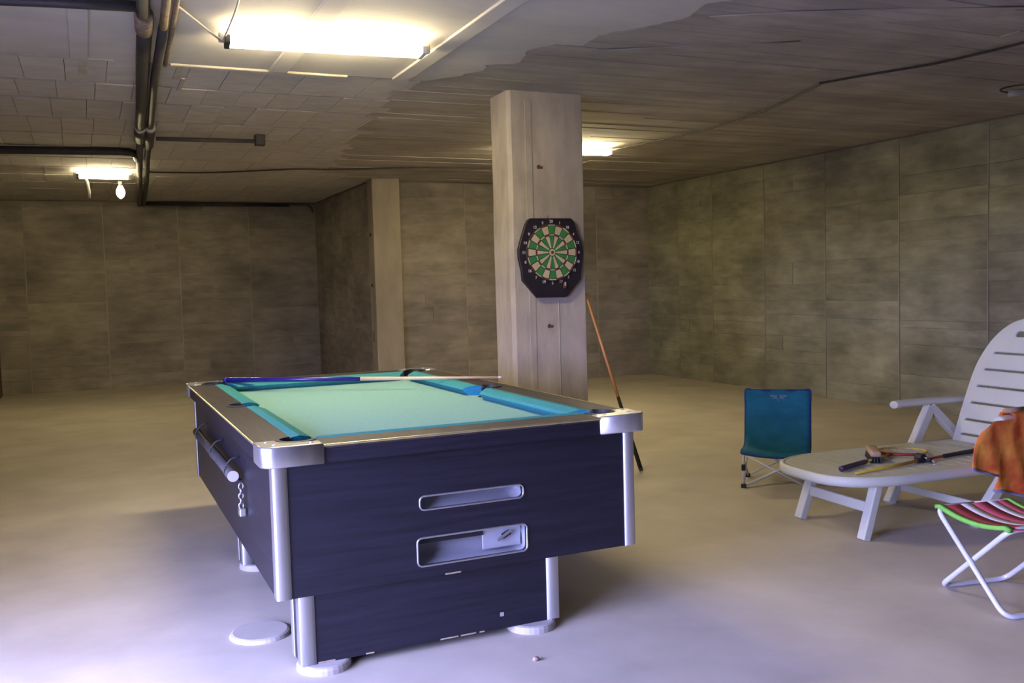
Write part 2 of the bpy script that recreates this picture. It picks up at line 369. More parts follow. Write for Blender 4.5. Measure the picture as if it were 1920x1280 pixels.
# ------------------------------------------------------------------ pool table
TX, TY, TW, TL, TH = 0.496, 3.117, 1.483, 2.588, 0.80
T = thing('pool_table', 'coin-operated pool table with green cloth, black sides and aluminium corners', 'pool table', (TX, TY, 0))
RI, PR = 0.14, 0.062          # rail width, pocket radius
ZB = 0.752                    # bed height
inner = []
def corner_out(cx, cy, a0): return arc(cx, cy, PR, a0, a0-270, 14)
x0, x1, y0_, y1_ = RI, TW-RI, RI, TL-RI
inner += corner_out(x0, y0_, 0)[::-1][::-1]
inner = arc(x0, y0_, PR, 0, -270, 14) + arc(x0-0.015, TL/2, PR, -76, -284, 10) + arc(x0, y1_, PR, -90, -360, 14) \
    + arc(x1, y1_, PR, 180, -90, 14) + arc(x1+0.015, TL/2, PR, 104, -104, 10) + arc(x1, y0_, PR, 90, -180, 14)
plate('rail_frame', rrect(0.004, TW-0.004, 0.004, TL-0.004, 0.05, 6), [inner], 0.016, 'railw', T, Matrix.Translation((0, 0, TH-0.008)), bevel=0.003)
plate('rim_band', rrect(0.006, TW-0.006, 0.006, TL-0.006, 0.05, 6), [rrect(0.065, TW-0.065, 0.065, TL-0.065, 0.02)[::-1]], 0.0485, 'lam', T, Matrix.Translation((0, 0, TH-0.0408)))
# bed
q = PR-0.006
bed = arc(x0, y0_, q, 0, 90, 8)[::-1] + arc(x1, y0_, q, 90, 180, 8)[::-1] + arc(x1+0.015, TL/2, q, -104, -256, 8) + arc(x1, y1_, q, 180, 270, 8)[::-1] + arc(x0, y1_, q, 270, 360, 8)[::-1] + arc(x0-0.015, TL/2, q, 76, -76, 8)
plate('playing_bed', bed, [], 0.02, 'cloth', T, Matrix.Translation((0, 0, ZB-0.01)))
# cushions
CWD = 0.085
def cushion(p, d, n, L_):
    """p start point on rail edge, d along, n inward, length L_"""
    p, d, n = V((*p, 0)), V((*d, 0)), V((*n, 0))
    prof = [(-0.002, TH+0.001, 0), (0.03, TH+0.004, 0.25), (CWD-0.012, TH-0.008, .85), (CWD, TH-0.018, 1), (CWD-0.006, TH-0.026, .93), (CWD-0.03, ZB-0.001, .6), (-0.002, ZB-0.001, 0)]
    bm = bmesh.new(); cut = 0.055
    A = [bm.verts.new(p+n*a+d*(cut*c)+V((0, 0, z))) for a, z, c in prof]
    B = [bm.verts.new(p+n*a+d*(L_-cut*c)+V((0, 0, z))) for a, z, c in prof]
    m_ = len(prof)
    for k in range(m_): bm.faces.new((A[k], A[(k+1) % m_], B[(k+1) % m_], B[k]))
    bm.faces.new(A[::-1]); bm.faces.new(B)
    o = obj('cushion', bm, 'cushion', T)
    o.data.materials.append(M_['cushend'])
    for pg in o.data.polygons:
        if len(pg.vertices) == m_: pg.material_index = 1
g = PR+0.004
half = TL/2-RI-g-PR
cushion((x0+g, y0_), (1, 0), (0, 1), TW-2*RI-2*g)
cushion((x0+g, y1_), (1, 0), (0, -1), TW-2*RI-2*g)
for xx, nx in ((x0, 1), (x1, -1)):
    cushion((xx, y0_+g), (0, 1), (nx, 0), half)
    cushion((xx, TL/2+PR), (0, 1), (nx, 0), half)
for cx, cy in ((x0, y0_), (x1, y0_), (x0, y1_), (x1, y1_), (x0-0.015, TL/2), (x1+0.015, TL/2)):
    bm = bmesh.new(); n = 20
    prof = [(PR+0.004, TH-0.02), (PR+0.006, TH+0.004), (PR-0.006, TH+0.006), (PR-0.010, TH-0.03), (PR-0.012, 0.68), (0.001, 0.675)]
    corner = (cx in (x0, x1)); 
    if cx < TW/2: ac = 180 if not corner else (225 if cy < TL/2 else 135)
    else: ac = 0 if not corner else (-45 if cy < TL/2 else 45)
    span = 125 if corner else 95
    up = []
    for r_, z in prof[:4]:
        up.append([bm.verts.new((cx+r_*math.cos(math.radians(ac-span+2*span*k/n)), cy+r_*math.sin(math.radians(ac-span+2*span*k/n)), z)) for k in range(n+1)])
    for A, B in zip(up, up[1:]):
        for k in range(n): bm.faces.new((A[k], A[k+1], B[k+1], B[k]))
    lo = []
    for r_, z in ((PR-0.007, ZB-0.004), (PR-0.010, 0.68), (0.002, 0.675)):
        lo.append([bm.verts.new((cx+r_*math.cos(2*PI*k/n), cy+r_*math.sin(2*PI*k/n), z)) for k in range(n)])
    for A, B in zip(lo, lo[1:]):
        for k in range(n): bm.faces.new((A[k], A[(k+1) % n], B[(k+1) % n], B[k]))
    obj('pocket', bm, 'black', T)
# aluminium corner caps on the rim
def corner_cap(fx, fy):
    e = 0.004; lx, ly = 0.205, 0.15
    o = [(lx, -e)]+[(lx, 0.07), (RI, 0.07)]+arc(RI, RI, 0.07, -90, -180, 8)+[(0.07, ly), (-e, ly)]+arc(-e+0.05, -e+0.05, 0.05, 180, 270, 8)
    sx, sy = (1 if fx == 0 else -1), (1 if fy == 0 else -1)
    pts = [(fx*TW+sx*a, fy*TL+sy*b) for a, b in o]
    c = plate('corner_cap', pts, [], 0.072, 'chrome', T, Matrix.Translation((0, 0, TH-0.031)), bevel=0.006)
    for a, b in ((0.17, 0.035), (0.035, 0.12), (0.05, 0.05)):
        obj('screw', disc((fx*TW+sx*a, fy*TL+sy*b, TH+0.004), 0.007, 0.004, 10, 0.001), 'chrome', c)
for fx in (0, 1):
    for fy in (0, 1): corner_cap(fx, fy)
e = 0.001
for a, b in (((0.205, e), (TW-0.205, e)), ((0.205, TL-e), (TW-0.205, TL-e)), ((e, 0.15), (e, TL-0.15)), ((TW-e, 0.15), (TW-e, TL-0.15))):
    obj('edge_trim', tube([(*a, TH-0.004), (*b, TH-0.004)], 0.0045, 8), 'brass', T)
# cabinet
IN, Z1 = 0.04, 0.2755
s1 = rrect(1.047-TX, 1.456-TX, 0.522, 0.572, 0.018)
s2 = rrect(1.033-TX, 1.467-TX, 0.318, 0.421, 0.018)
plate('front_panel', [(IN, Z1), (TW-IN, Z1), (TW-IN, 0.74), (IN, 0.74)], [s1, s2], 0.02, 'lam', T, Matrix.Translation((0, IN+0.01, 0)) @ XZ)
obj('rear_panel', box(IN, TW-IN, TL-IN-0.02, TL-IN, Z1, 0.74), 'lam', T)
obj('side_panel', box(IN, IN+0.02, IN+0.021, TL-IN-0.021, Z1, 0.74), 'lam', T)
obj('side_panel', box(TW-IN-0.02, TW-IN, IN+0.021, TL-IN-0.021, Z1, 0.74), 'lam', T)
obj('bottom_panel', box(IN+0.021, TW-IN-0.021, IN+0.021, TL-IN-0.021, Z1+0.01, Z1+0.03), 'lam', T)
obj('edge_chipping', box(0.64, 0.70, IN-0.002, IN+0.002, Z1-0.001, Z1+0.004), 'chip', T)
# ball return trays
def frame_ring(pts, w):
    return tube([(a, IN-0.001, b) for a, b in pts], w, 6, closed=True)
obj('slot_rim', frame_ring(s1, 0.004), 'chrome', T, True)
obj('slot_rim', frame_ring(s2, 0.004), 'chrome', T, True)
def trough(xa, xb, prof, m):
    bm = bmesh.new(); nseg = 10
    R_ = [[bm.verts.new((xa+(xb-xa)*k/nseg, yy, z+(0.006*math.sin(k/nseg*PI*1.4) if 0 < i < len(prof)-1 else 0))) for k in range(nseg+1)] for i, (yy, z) in enumerate(prof)]
    for A, B in zip(R_, R_[1:]):
        for k in range(nseg): bm.faces.new((A[k], A[k+1], B[k+1], B[k]))
    bm.faces.new([r[0] for r in R_]); bm.faces.new([r[-1] for r in R_][::-1])
    return obj('return_tray', bm, m, T, True)
Yp = IN+0.0205
trough(1.045-TX, 1.458-TX, [(Yp, 0.520), (Yp+0.03, 0.524), (Yp+0.06, 0.534), (Yp+0.085, 0.552), (Yp+0.10, 0.578), (Yp+0.02, 0.585)], 'steel')
trough(1.03-TX, 1.47-TX, [(Yp, 0.316), (Yp+0.05, 0.320), (Yp+0.075, 0.335), (Yp+0.085, 0.395), (Yp+0.09, 0.43), (Yp, 0.432)], 'steel')
fl = obj('slot_shade', box(1.035-TX, 1.305-TX, Yp+0.022, Yp+0.03, 0.388, 0.428), 'black', T)  # black strip standing in for the shaded interior of the lower slot
pt = obj('coin_plate', box(1.305-TX, 1.462-TX, Yp+0.028, Yp+0.036, 0.330, 0.424, bevel=0.003), 'steel', T)
obj('lock_slot', tube([(1.385-TX, Yp+0.024, 0.372), (1.415-TX, Yp+0.024, 0.385)], 0.011, 8), 'black', pt)
obj('latch', tube([(1.36-TX, Yp+0.012, 0.362), (1.415-TX, Yp+0.012, 0.394)], 0.006, 8), 'chrome', pt)
# vertical corner strips, L section
def corner_strip(fx, fy, za, zb, name='corner_strip', parent=T, ix=IN, ixr=IN, iy=IN, iyr=IN, leg=0.046):
    cx, cy = (ix if fx == 0 else TW-ixr), (iy if fy == 0 else TL-iyr)
    sx, sy = (1 if fx == 0 else -1), (1 if fy == 0 else -1); t = 0.005
    o = [(leg, -t), (leg, 0.0005), (0.0005, 0.0005), (0.0005, leg), (-t, leg), (-t, 0.006), (-t+0.002, 0.002-t+0.002), (0.004, -t)]
    pts = [(cx+sx*a, cy+sy*b) for a, b in o]
    return plate(name, pts, [], zb-za, 'chrome', parent, Matrix.Translation((0, 0, (za+zb)/2)))
for fx in (0, 1):
    for fy in (0, 1): corner_strip(fx, fy, Z1, 0.737)
# pedestals
PL, PRr = 0.114, 0.377
def pedestal(ya, yb, near):
    p = obj('pedestal', box(PL, TW-PRr, ya, yb, 0.028, Z1-0.001), 'lam', T)
    for fx in (0, 1):
        cx = PL if fx == 0 else TW-PRr; sx = 1 if fx == 0 else -1
        for cy, sy in ((ya, 1), (yb, -1)):
            t = 0.004; leg = 0.05
            o = [(leg, -t), (leg, 0.0005), (0.0005, 0.0005), (0.0005, leg), (-t, leg), (-t, 0), (0, -t)]
            plate('corner_strip', [(cx+sx*a, cy+sy*b) for a, b in o], [], Z1-0.03, 'chrome', p, Matrix.Translation((0, 0, (Z1+0.028)/2)))
    for xx in (PL+0.085, TW-PRr-0.10):
        f_ = obj('foot', disc((xx, (ya+yb)/2-0.035 if near else (ya+yb)/2-0.02, 0), 0.095, 0.028, 30, 0.012), 'foot', p, False)
    if near:
        for xx, w in ((0.17, .06), (0.34, 0.03), (0.62, 0.07), (0.70, 0.06), (0.775, 0.02)):
            obj('chipped_edge', box(xx, xx+w, ya-0.0012, ya+0.004, 0.0285, 0.0335), 'chip', p)
        obj('chipped_edge', box(0.86, 0.875, ya-0.0012, ya+0.003, 0.075, 0.09), 'foot', p)
pedestal(IN+0.02, IN+0.17, True)
pedestal(1.39, 1.54, False)
# locking bar along the left side with brackets and chain
lb = obj('lock_bar', tube([(-0.002, 0.715, 0.588), (-0.002, 2.06, 0.588)], 0.021, 16), 'conduit', T, True)
obj('end_cap', tube([(-0.002, 0.708, 0.588), (-0.002, 0.716, 0.588)], 0.022, 18), 'foot', lb)
for yy in (0.80, 1.30, 1.9):
    obj('bracket', tube(roundpath([(IN, yy, 0.65), (0.005, yy, 0.645), (-0.03, yy, 0.60), (-0.012, yy, 0.56), (IN, yy, 0.555)], 0.02), 0.004, 6), 'dark', lb, True)
for k in range(5):
    z = 0.555-0.02*k; a = k % 2
    ring = [V((0.02, 0.66+0.004*k, z))+V((0.003*math.cos(t) if a else 0.009*math.cos(t), 0.009*math.cos(t) if a else 0.003*math.cos(t), 0.013*math.sin(t))) for t in [2*PI*i/12 for i in range(12)]]
    obj('chain_link', tube(ring, 0.003, 6, closed=True), 'chrome', lb, True)
obj('padlock', box(0.008, 0.034, 0.645, 0.69, 0.435, 0.468, bevel=0.005), 'chrome', lb)

# ------------------------------------------------------------------ cues
c1 = thing('pool_cue', 'pool cue with blue butt and pale shaft lying across the table', 'pool cue', (0.69, 5.56, 0.803))
a, b = V((0, 0, 0.016)), V((1.365, -0.865, 0.010))
def cue(par, a, b, spec):
    L_ = (b-a)
    for nm, t0, t1, ra, rb, m in spec:
        obj(nm, tube([a+L_*t0, a+L_*(t0*.5+t1*.5), a+L_*t1], [ra, (ra+rb)/2, rb], 12), m, par, True)
cue(c1, a, b, [('butt_cap', 0, 0.012, .0145, .0155, 'bluebutt'), ('butt', 0.012, 0.503, .0155, .0118, 'bluebutt'), ('shaft', 0.503, 0.988, .0115, .0066, 'maple'), ('tip', 0.988, 1.0, .0066, .006, 'white')])
c2 = thing('pool_cue', 'orange-brown pool cue with black butt leaning against the pillar', 'pool cue', (3.462, 5.53, 0))
cue(c2, V((0, 0, 0.002)), V((-0.164, 0.46, 1.26)), [('butt_cap', 0, 0.012, .014, .0155, 'black'), ('butt', 0.012, 0.40, .0155, .0125, 'black'), ('shaft', 0.40, 0.99, .012, .0075, 'orangew'), ('tip', 0.99, 1.0, .0075, .006, 'white')])

# ------------------------------------------------------------------ dartboard
DC = V((2.999, PY0-0.008, 1.540))
D = thing('dartboard', 'green and cream dartboard in a black frame hung on the pillar', 'dartboard', DC)
fr = [(-0.156, 0.239), (0.16, 0.24), (0.187, 0.216), (0.209, 0.138), (0.24, 0.073), (0.255, 0.009), (0.245, -0.077), (0.229, -0.191), (0.213, -0.212), (0.121, -0.309), (0.097, -0.319), (-0.121, -0.316), (-0.23, -0.195), (-0.236, -0.125), (-0.256, -0.041), (-0.258, 0.021), (-0.237, 0.09), (-0.2, 0.194), (-0.179, 0.228)]
plate('frame', fr[::-1], [], 0.030, 'dframe', D, Matrix.Translation((0, -0.012, 0)) @ XZ, bevel=0.006)
RD = 0.197
face = plate('scoring_face', arc(0, 0, RD, 0, 354, 59), [], 0.006, 'dspider', D, Matrix.Translation((0, -0.030, 0)) @ XZ)
ring = tube([(RD*1.01*math.cos(t), -0.033, RD*1.01*math.sin(t)) for t in [2*PI*i/48 for i in range(48)]], 0.004, 6, closed=True)
obj('surround_ring', ring, 'dspider', D, True)
def sector(r0_, r1_, a0, a1, th, name, m, yy):
    bm = bmesh.new(); n = 4; pts = []
    for k in range(n+1):
        t = math.radians(a0+(a1-a0)*k/n); pts.append((r1_*math.cos(t), r1_*math.sin(t)))
    for k in range(n, -1, -1):
        t = math.radians(a0+(a1-a0)*k/n); pts.append((r0_*math.cos(t), r0_*math.sin(t)))
    A = [bm.verts.new((x, yy, z)) for x, z in pts]; B = [bm.verts.new((x, yy-th, z)) for x, z in pts]
    m_ = len(pts)
    for k in range(m_): bm.faces.new((A[k], A[(k+1) % m_], B[(k+1) % m_], B[k]))
    bm.faces.new(A[::-1]); bm.faces.new(B)
    return obj(name, bm, m, face)
for i in range(20):
    ang = 90-18*i; a0, a1 = ang-7.9, ang+7.9
    g_ = (i % 2 == 0)
    cs, cr = ('dgreen', 'dcream') if g_ else ('dcream', 'dred')
    sector(0.188, 0.195, a0, a1, 0.004, 'double_segment', cr, -0.033)
    sector(0.131, 0.185, a0, a1, 0.004, 'outer_segment', cs, -0.033)
    sector(0.119, 0.127, a0, a1, 0.004, 'treble_segment', cr, -0.033)
    sector(0.030, 0.115, ang-7.3, ang+7.3, 0.004, 'inner_segment', cs, -0.033)
obj('outer_bull', tube([(0, -0.033, 0), (0, -0.038, 0)], 0.024, 20), 'dcream', face)
obj('bullseye', tube([(0, -0.033, 0), (0, -0.040, 0)], 0.012, 16), 'dred', face)
nums = [20, 1, 18, 4, 13, 6, 10, 15, 2, 17, 3, 19, 7, 16, 8, 11, 14, 9, 12, 5]
for i, n_ in enumerate(nums):
    t = math.radians(90-18*i)
    fc = bpy.data.curves.new('t', 'FONT'); fc.body = str(n_); fc.size = 0.028; fc.align_x = 'CENTER'; fc.align_y = 'CENTER'; fc.extrude = 0.0008; fc.offset = 0.0006
    to = bpy.data.objects.new('t', fc); COL.objects.link(to); bpy.context.view_layer.update()
    me = bpy.data.meshes.new_from_object(to.evaluated_get(bpy.context.evaluated_depsgraph_get()))
    bpy.data.objects.remove(to); bpy.data.curves.remove(fc)
    me.materials.clear(); me.transform(Matrix.Translation((0.217*math.cos(t), -0.0285, 0.217*math.sin(t))) @ XZ)
    link('number', me, 'dnum', D)
obj('hook', tube([(-0.012, 0.0, 0.24), (-0.012, -0.004, 0.262)], 0.002, 6), 'black', D)
dr = obj('dart_holder', box(0.085, 0.105, -0.040, -0.026, -0.255, -0.215, bevel=0.003), 'dred', D)
obj('dart_flight', box(0.089, 0.101, -0.044, -0.040, -0.238, -0.210, bevel=0.001), 'dcream', dr)

# ------------------------------------------------------------------ folding camp chair
F0 = V((3.72, 4.736, 0)); dv = V((.68, .73, 0)).normalized(); ang = math.atan2(-dv.x, dv.y)
K = thing('camp_chair', 'small blue folding camp chair with crossed white metal legs', 'chair', F0, ang)
# local: x to the right (0..0.41), y away from the camera (0..0.36)
CWI = 0.41
bm = bmesh.new(); rows = []
prof = [(0.00, 0.222), (0.03, 0.232), (0.12, 0.228), (0.22, 0.222), (0.30, 0.24), (0.335, 0.29), (0.355, 0.38), (0.375, 0.48), (0.395, 0.575)]
nx = 14
for j_, (yy, z) in enumerate(prof):
    row = []
    for i in range(nx+1):
        u = i/nx; sag = (4*u*(1-u))
        x = -0.012 + (CWI+0.0)*u
        wr = 0.006*math.sin(u*17+j_*1.9)+0.004*math.sin(u*31-j_*2.7)
        if j_ <= 4: row.append(bm.verts.new((x, yy-0.004*sag, z-0.022*sag+wr*0.5)))
        else: row.append(bm.verts.new((x-0.02*(j_-4)/4*0, yy+0.015*sag+wr, z)))
    rows.append(row)
for A, B in zip(rows, rows[1:]):
    for k in range(nx): bm.faces.new((A[k], A[k+1], B[k+1], B[k]))
fab = obj('fabric', bm, 'bluefab', K, True)
md = fab.modifiers.new('s', 'SOLIDIFY'); md.thickness = 0.006
L0 = [(-0.014, yy, z) for yy, z in prof]; R0 = [(CWI-0.010, yy, z) for yy, z in prof]
obj('binding', tube(smoothpath(L0+[(0.02, .397, .58)], 3), 0.006, 6), 'bluetrim', fab, True)
obj('binding', tube(smoothpath(R0+[(CWI-0.04, .397, .58)], 3), 0.006, 6), 'bluetrim', fab, True)
obj('binding', tube([(0.0, 0.397, 0.577), (CWI/2, 0.412, 0.574), (CWI-0.02, 0.397, 0.577)], 0.006, 6), 'bluetrim', fab, True)
obj('binding', tube(smoothpath([(-0.012+CWI*u, 0.0, 0.220-0.022*4*u*(1-u)) for u in (0, .25, .5, .75, 1)], 3), 0.007, 6), 'bluetrim', fab, True)
for k, (x, w, z) in enumerate(((0.145, 0.045, 0.535), (0.205, 0.05, 0.535), (0.16, 0.035, 0.522), (0.205, 0.03, 0.522), (0.19, 0.012, 0.508))):
    o = obj('printed_mark', box(x, x+w, 0.388, 0.398, z, z+0.008), 'logo', fab)
    o.location.y = -0.004 + 0.001*k
W2, DP = 0.40, 0.34
def leg(a, b, r=0.0065, nm='leg'): return obj(nm, tube([a, b], r, 8), 'rod', K, True)
leg((0, 0, 0.012), (W2, 0.005, 0.215)); leg((W2, 0, 0.012), (0, 0.005, 0.215))
leg((0, DP, 0.012), (W2, DP, 0.215)); leg((W2, DP, 0.012), (0, DP, 0.215))
leg((0, 0, 0.012), (0.0, DP, 0.20)); leg((0, DP, 0.012), (0.0, 0.0, 0.20)); leg((W2, 0, 0.012), (W2, DP, 0.20)); leg((W2, DP, 0.012), (W2, 0, 0.20))
leg((0, DP, 0.18), (-0.006, 0.40, 0.565), nm='back_post'); leg((W2, DP, 0.18), (W2-0.008, 0.40, 0.565), nm='back_post')
leg((0, 0.0, 0.012), (0, 0, 0.21), 0.006, 'front_post'); leg((W2, 0.0, 0.012), (W2, 0, 0.21), 0.006, 'front_post')
for a in (0, W2):
    for b in (0, DP):
        obj('foot', box(a-0.016, a+0.016, b-0.014, b+0.014, 0, 0.026, bevel=0.005), 'black', K)
    obj('joint', box(a-0.012, a+0.012, -0.012, 0.012, 0.11, 0.15, bevel=0.004), 'black', K)

# ------------------------------------------------------------------ sun lounger
LO = V((3.185, 3.745, 0)); LA = math.radians(-3.5)
G = thing('sun_lounger', 'white plastic sun lounger with slotted backrest and armrests', 'sun lounger', LO, LA)
DZ = 0.33; HX = 1.45
hw = [(0.125, 0.09), (0.137, 0.16), (0.16, 0.212), (0.20, 0.26), (0.265, 0.303), (0.35, 0.330), (0.46, 0.345), (0.7, 0.345), (HX, 0.335)]
outl = [(x, -h) for x, h in hw]+[(x, h) for x, h in hw[::-1]]
slots = []
x = 0.28
while x < HX-0.05:
    h = 0.20 if x < 0.3 else (0.25 if x < 0.35 else 0.28)
    for ya, yb in ((-h, -0.012), (0.012, h)): slots.append(rrect(x, x+0.006, ya, yb, 0.0025, 2))
    x += 0.082
plate('deck', outl, slots, 0.018, 'plast', G, Matrix.Translation((0, 0, DZ-0.009)))
rim = []
for x, h in hw: rim.append((x, -h))
path = [(HX, -0.335), (0.7, -0.345), (0.46, -0.345)]+[(x, -h) for x, h in hw[5::-1]]+[(x, h) for x, h in hw[:6]]+[(0.46, 0.345), (0.7, 0.345), (HX, 0.335)]
pts = smoothpath([(a, b, 0) for a, b in path], 3)
bm = bmesh.new(); prof = [(0.0, 0.002), (0.012, -0.004), (0.014, -0.03), (0.008, -0.048), (-0.010, -0.048), (-0.016, -0.02), (-0.016, 0.0)]
rings = []
for i, p in enumerate(pts):
    t = (pts[min(i+1, len(pts)-1)]-pts[max(i-1, 0)]).normalized(); nrm = V((-t.y, t.x, 0))
    rings.append([bm.verts.new((p.x+nrm.x*a, p.y+nrm.y*a, DZ+z)) for a, z in prof])
for A, B in zip(rings, rings[1:]):
    for k in range(7): bm.faces.new((A[k], A[(k+1) % 7], B[(k+1) % 7], B[k]))
bm.faces.new(rings[0]); bm.faces.new(rings[-1][::-1])
obj('rim', bm, 'plast', G, True)
def bar(a, b, w, t, nm, par=G, up=(0, 0, 1), w2=None, bev=0.006):
    a, b = V(a), V(b); d = (b-a).normalized(); s = d.cross(V(up)).normalized(); n = s.cross(d)
    bm = bmesh.new(); R2 = []
    for p, ww in ((a, w), (b, w2 or w)):
        R2.append([bm.verts.new(p+s*(x*ww/2)+n*(y_*t/2)) for x, y_ in ((-1, -1), (1, -1), (1, 1), (-1, 1))])
    for k in range(4): bm.faces.new((R2[0][k], R2[0][(k+1) % 4], R2[1][(k+1) % 4], R2[1][k]))
    bm.faces.new(R2[0][::-1]); bm.faces.new(R2[1])
    if bev: bmesh.ops.bevel(bm, geom=list(bm.edges), offset=bev, segments=2, affect='EDGES', profile=0.5)
    return obj(nm, bm, 'plast', par)
for s in (-1, 1):
    bar((0.30, s*0.245, 0.0), (0.405, s*0.235, DZ-0.02), 0.055, 0.045, 'leg', up=(1, 0, 0))
bar((0.352, -0.225, 0.155), (0.352, 0.225, 0.155), 0.055, 0.022, 'leg_stretcher', up=(1, 0, 0))
for s in (-1, 1):
    yy = s*0.365
    bar((0.965, s*0.30, 0.0), (1.335, yy, 0.53), 0.055, 0.05, 'rear_leg', up=(0, 1, 0))
    bar((1.33, yy, 0.535), (1.60, s*0.355, 0.285), 0.05, 0.05, 'arm_strut', up=(0, 1, 0))
    ap = smoothpath([(1.06, yy, 0.553), (1.09, yy, 0.560), (1.3, yy, 0.562), (1.55, yy, 0.558), (1.70, yy*0.98, 0.555)], 4)
    bm = bmesh.new(); n_ = 12; rg = []
    for i, p in enumerate(ap):
        q_ = [0.55, .8, .95, 1, 1, 1, 1, 1][min(i, 7)]
        rg.append([bm.verts.new((p.x, p.y+0.034*q_*math.cos(2*PI*k/n_), p.z+0.022*q_*math.sin(2*PI*k/n_))) for k in range(n_)])
    for A, B in zip(rg, rg[1:]):
        for k in range(n_): bm.faces.new((A[k], A[(k+1) % n_], B[(k+1) % n_], B[k]))
    bm.faces.new(rg[0][::-1]); bm.faces.new(rg[-1])
    obj('armrest', bm, 'plast', G, True)
    obj('wheel_peg', tube([(1.20, s*0.32, 0.262), (1.20, s*0.36, 0.262)], 0.02, 12), 'plast', G)
bar((1.05, -0.29, 0.09), (1.05, 0.29, 0.09), 0.045, 0.02, 'leg_stretcher', up=(1, 0, 0))
# backrest
BT = math.radians(68); BLN = 0.80
bo = [(-0.31, 0.0), (0.31, 0.0), (0.315, 0.2), (0.31, 0.42), (0.29, 0.53), (0.25, 0.63), (0.19, 0.71), (0.11, 0.765), (0.0, 0.785), (-0.11, 0.765), (-0.19, 0.71), (-0.25, 0.63), (-0.29, 0.53), (-0.31, 0.42), (-0.315, 0.2)]
bo = [(p.x, p.y) for p in smoothpath([(a, b, 0) for a, b in bo]+[(bo[0][0], bo[0][1], 0)], 3)[:-1]]
holes = [rrect(-0.09, 0.09, 0.665, 0.70, 0.016, 4)]
for sdist, h in ((0.045, 0.265), (0.135, 0.265), (0.24, 0.26), (0.345, 0.25), (0.45, 0.235), (0.555, 0.20)):
    holes.append(rrect(-h, h, sdist, sdist+0.012, 0.005, 3))
bmw = Matrix.Translation((HX+0.012, 0, DZ-0.01)) @ Matrix(((0, math.cos(BT), -math.sin(BT), 0), (-1, 0, 0, 0), (0, math.sin(BT), math.cos(BT), 0), (0, 0, 0, 1)))
plate('backrest', bo, holes, 0.026, 'plast', G, bmw, bevel=0.007)
bar((HX+0.14, -0.2, 0.30), (HX+0.14, 0.2, 0.30), 0.03, 0.03, 'back_stay', up=(1, 0, 0))

# ------------------------------------------------------------------ things on the lounger
ZL = DZ+0.001
# racket
hc = V((4.045, 3.775, ZL)); RK = thing('badminton_racket', 'red and yellow badminton racket lying on the white lounger', 'racket', hc)
ea = math.radians(-32)
def ell(t, a=0.128, b=0.105): 
    x, y_ = a*math.cos(t), b*math.sin(t); return V((x*math.cos(ea)-y_*math.sin(ea), x*math.sin(ea)+y_*math.cos(ea), 0.016))
ts = [2*PI*i/36 for i in range(36)]
hd = obj('head_frame', tube([ell(t) for t in ts], 0.0075, 8, closed=True), 'yellow', RK, True)
obj('head_band', tube([ell(math.radians(a_)) for a_ in range(190, 290, 6)], 0.0085, 8), 'red', hd, True)
bm = bmesh.new()
for k in range(-5, 6):
    o_ = k*0.019
    h = 0.128*math.sqrt(max(0, 1-(o_/0.105)**2)); h2 = 0.105*math.sqrt(max(0, 1-(o_/0.128)**2))
    for p, q_ in (((-h, o_), (h, o_)), ((o_, -h2), (o_, h2))):
        R3 = [V((a*math.cos(ea)-b*math.sin(ea), a*math.sin(ea)+b*math.cos(ea), 0.016)) for a, b in (p, q_)]
        tube(R3, 0.0012, 4, bm)
st = obj('strings', bm, 'string', RK); st['kind'] = 'stuff'
p1 = ell(math.radians(232)); p2 = V((3.425, 3.585, ZL))-hc+V((0, 0, 0.016)); dd = p2-p1
obj('throat', tube([p1, p1+dd*0.06], 0.011, 8), 'red', RK, True)
obj('shaft', tube([p1+dd*0.05, p1+dd*0.52], 0.006, 8), 'yellow', RK, True)
obj('grip', tube([p1+dd*0.5, p1+dd*0.55, p1+dd*0.97, p1+dd], [0.009, 0.013, 0.014, 0.015], 10), 'purple', RK, True)
# fishing rod
r1, r2 = V((4.43, 3.60, ZL)), V((3.44, 3.50, ZL))
FR = thing('fishing_rod', 'short rod with black grip and dark reel lying on the lounger', 'fishing rod', r1)
dd = r2-r1; zz = V((0, 0, 0.013))
obj('grip', tube([zz, dd*0.30+zz, dd*0.32+zz], [.0125, .0115, .008], 10), 'black', FR, True)
obj('lower_rod', tube([dd*0.31+zz, dd*0.46+zz], [.008, .007], 8), 'red', FR, True)
obj('upper_rod', tube([dd*0.46+zz, dd+V((0, 0, .006))], [.010, .006], 8), 'yellow', FR, True)
rl = obj('reel', tube([dd*0.49+V((0, -0.012, 0.024)), dd*0.49+V((0, 0.03, 0.024))], 0.024, 14), 'black', FR)
obj('reel_foot', tube([dd*0.45+zz, dd*0.53+zz], 0.013, 8), 'black', rl)
obj('reel_knob', tube([dd*0.49+V((0.012, -0.05, 0.018)), dd*0.49+V((0.012, -0.026, 0.018))], 0.012, 10), 'black', rl)
obj('crank', tube(smoothpath([dd*0.49+V((0, -0.02, 0.03)), dd*0.47+V((0, -0.06, 0.012)), dd*0.50+V((0, -0.085, 0.005)), dd*0.46+V((0, -0.09, 0.005))], 5), 0.0025, 6), 'rod', rl)
# hand brush
BR = thing('hand_brush', 'tan wooden hand brush with black bristles on the lounger beside racket', 'brush', (3.80, 3.74, ZL), math.radians(52))
bm = box(-0.105, 0.105, -0.028, 0.028, 0.03, 0.062, bevel=0.012)
obj('brush_back', bm, 'tan', BR, True)
bm = bmesh.new(); rb = random.Random(3)
for i in range(15):
    for j_ in range(4):
        x, y_ = -0.095+0.19*i/14, -0.02+0.04*j_/3
        tube([(x, y_, 0.032), (x*1.06+rb.uniform(-.004, .004), y_*1.25, 0.0)], [0.006, 0.007], 5, bm)
o = obj('bristles', bm, 'black', BR); o['kind'] = 'stuff'
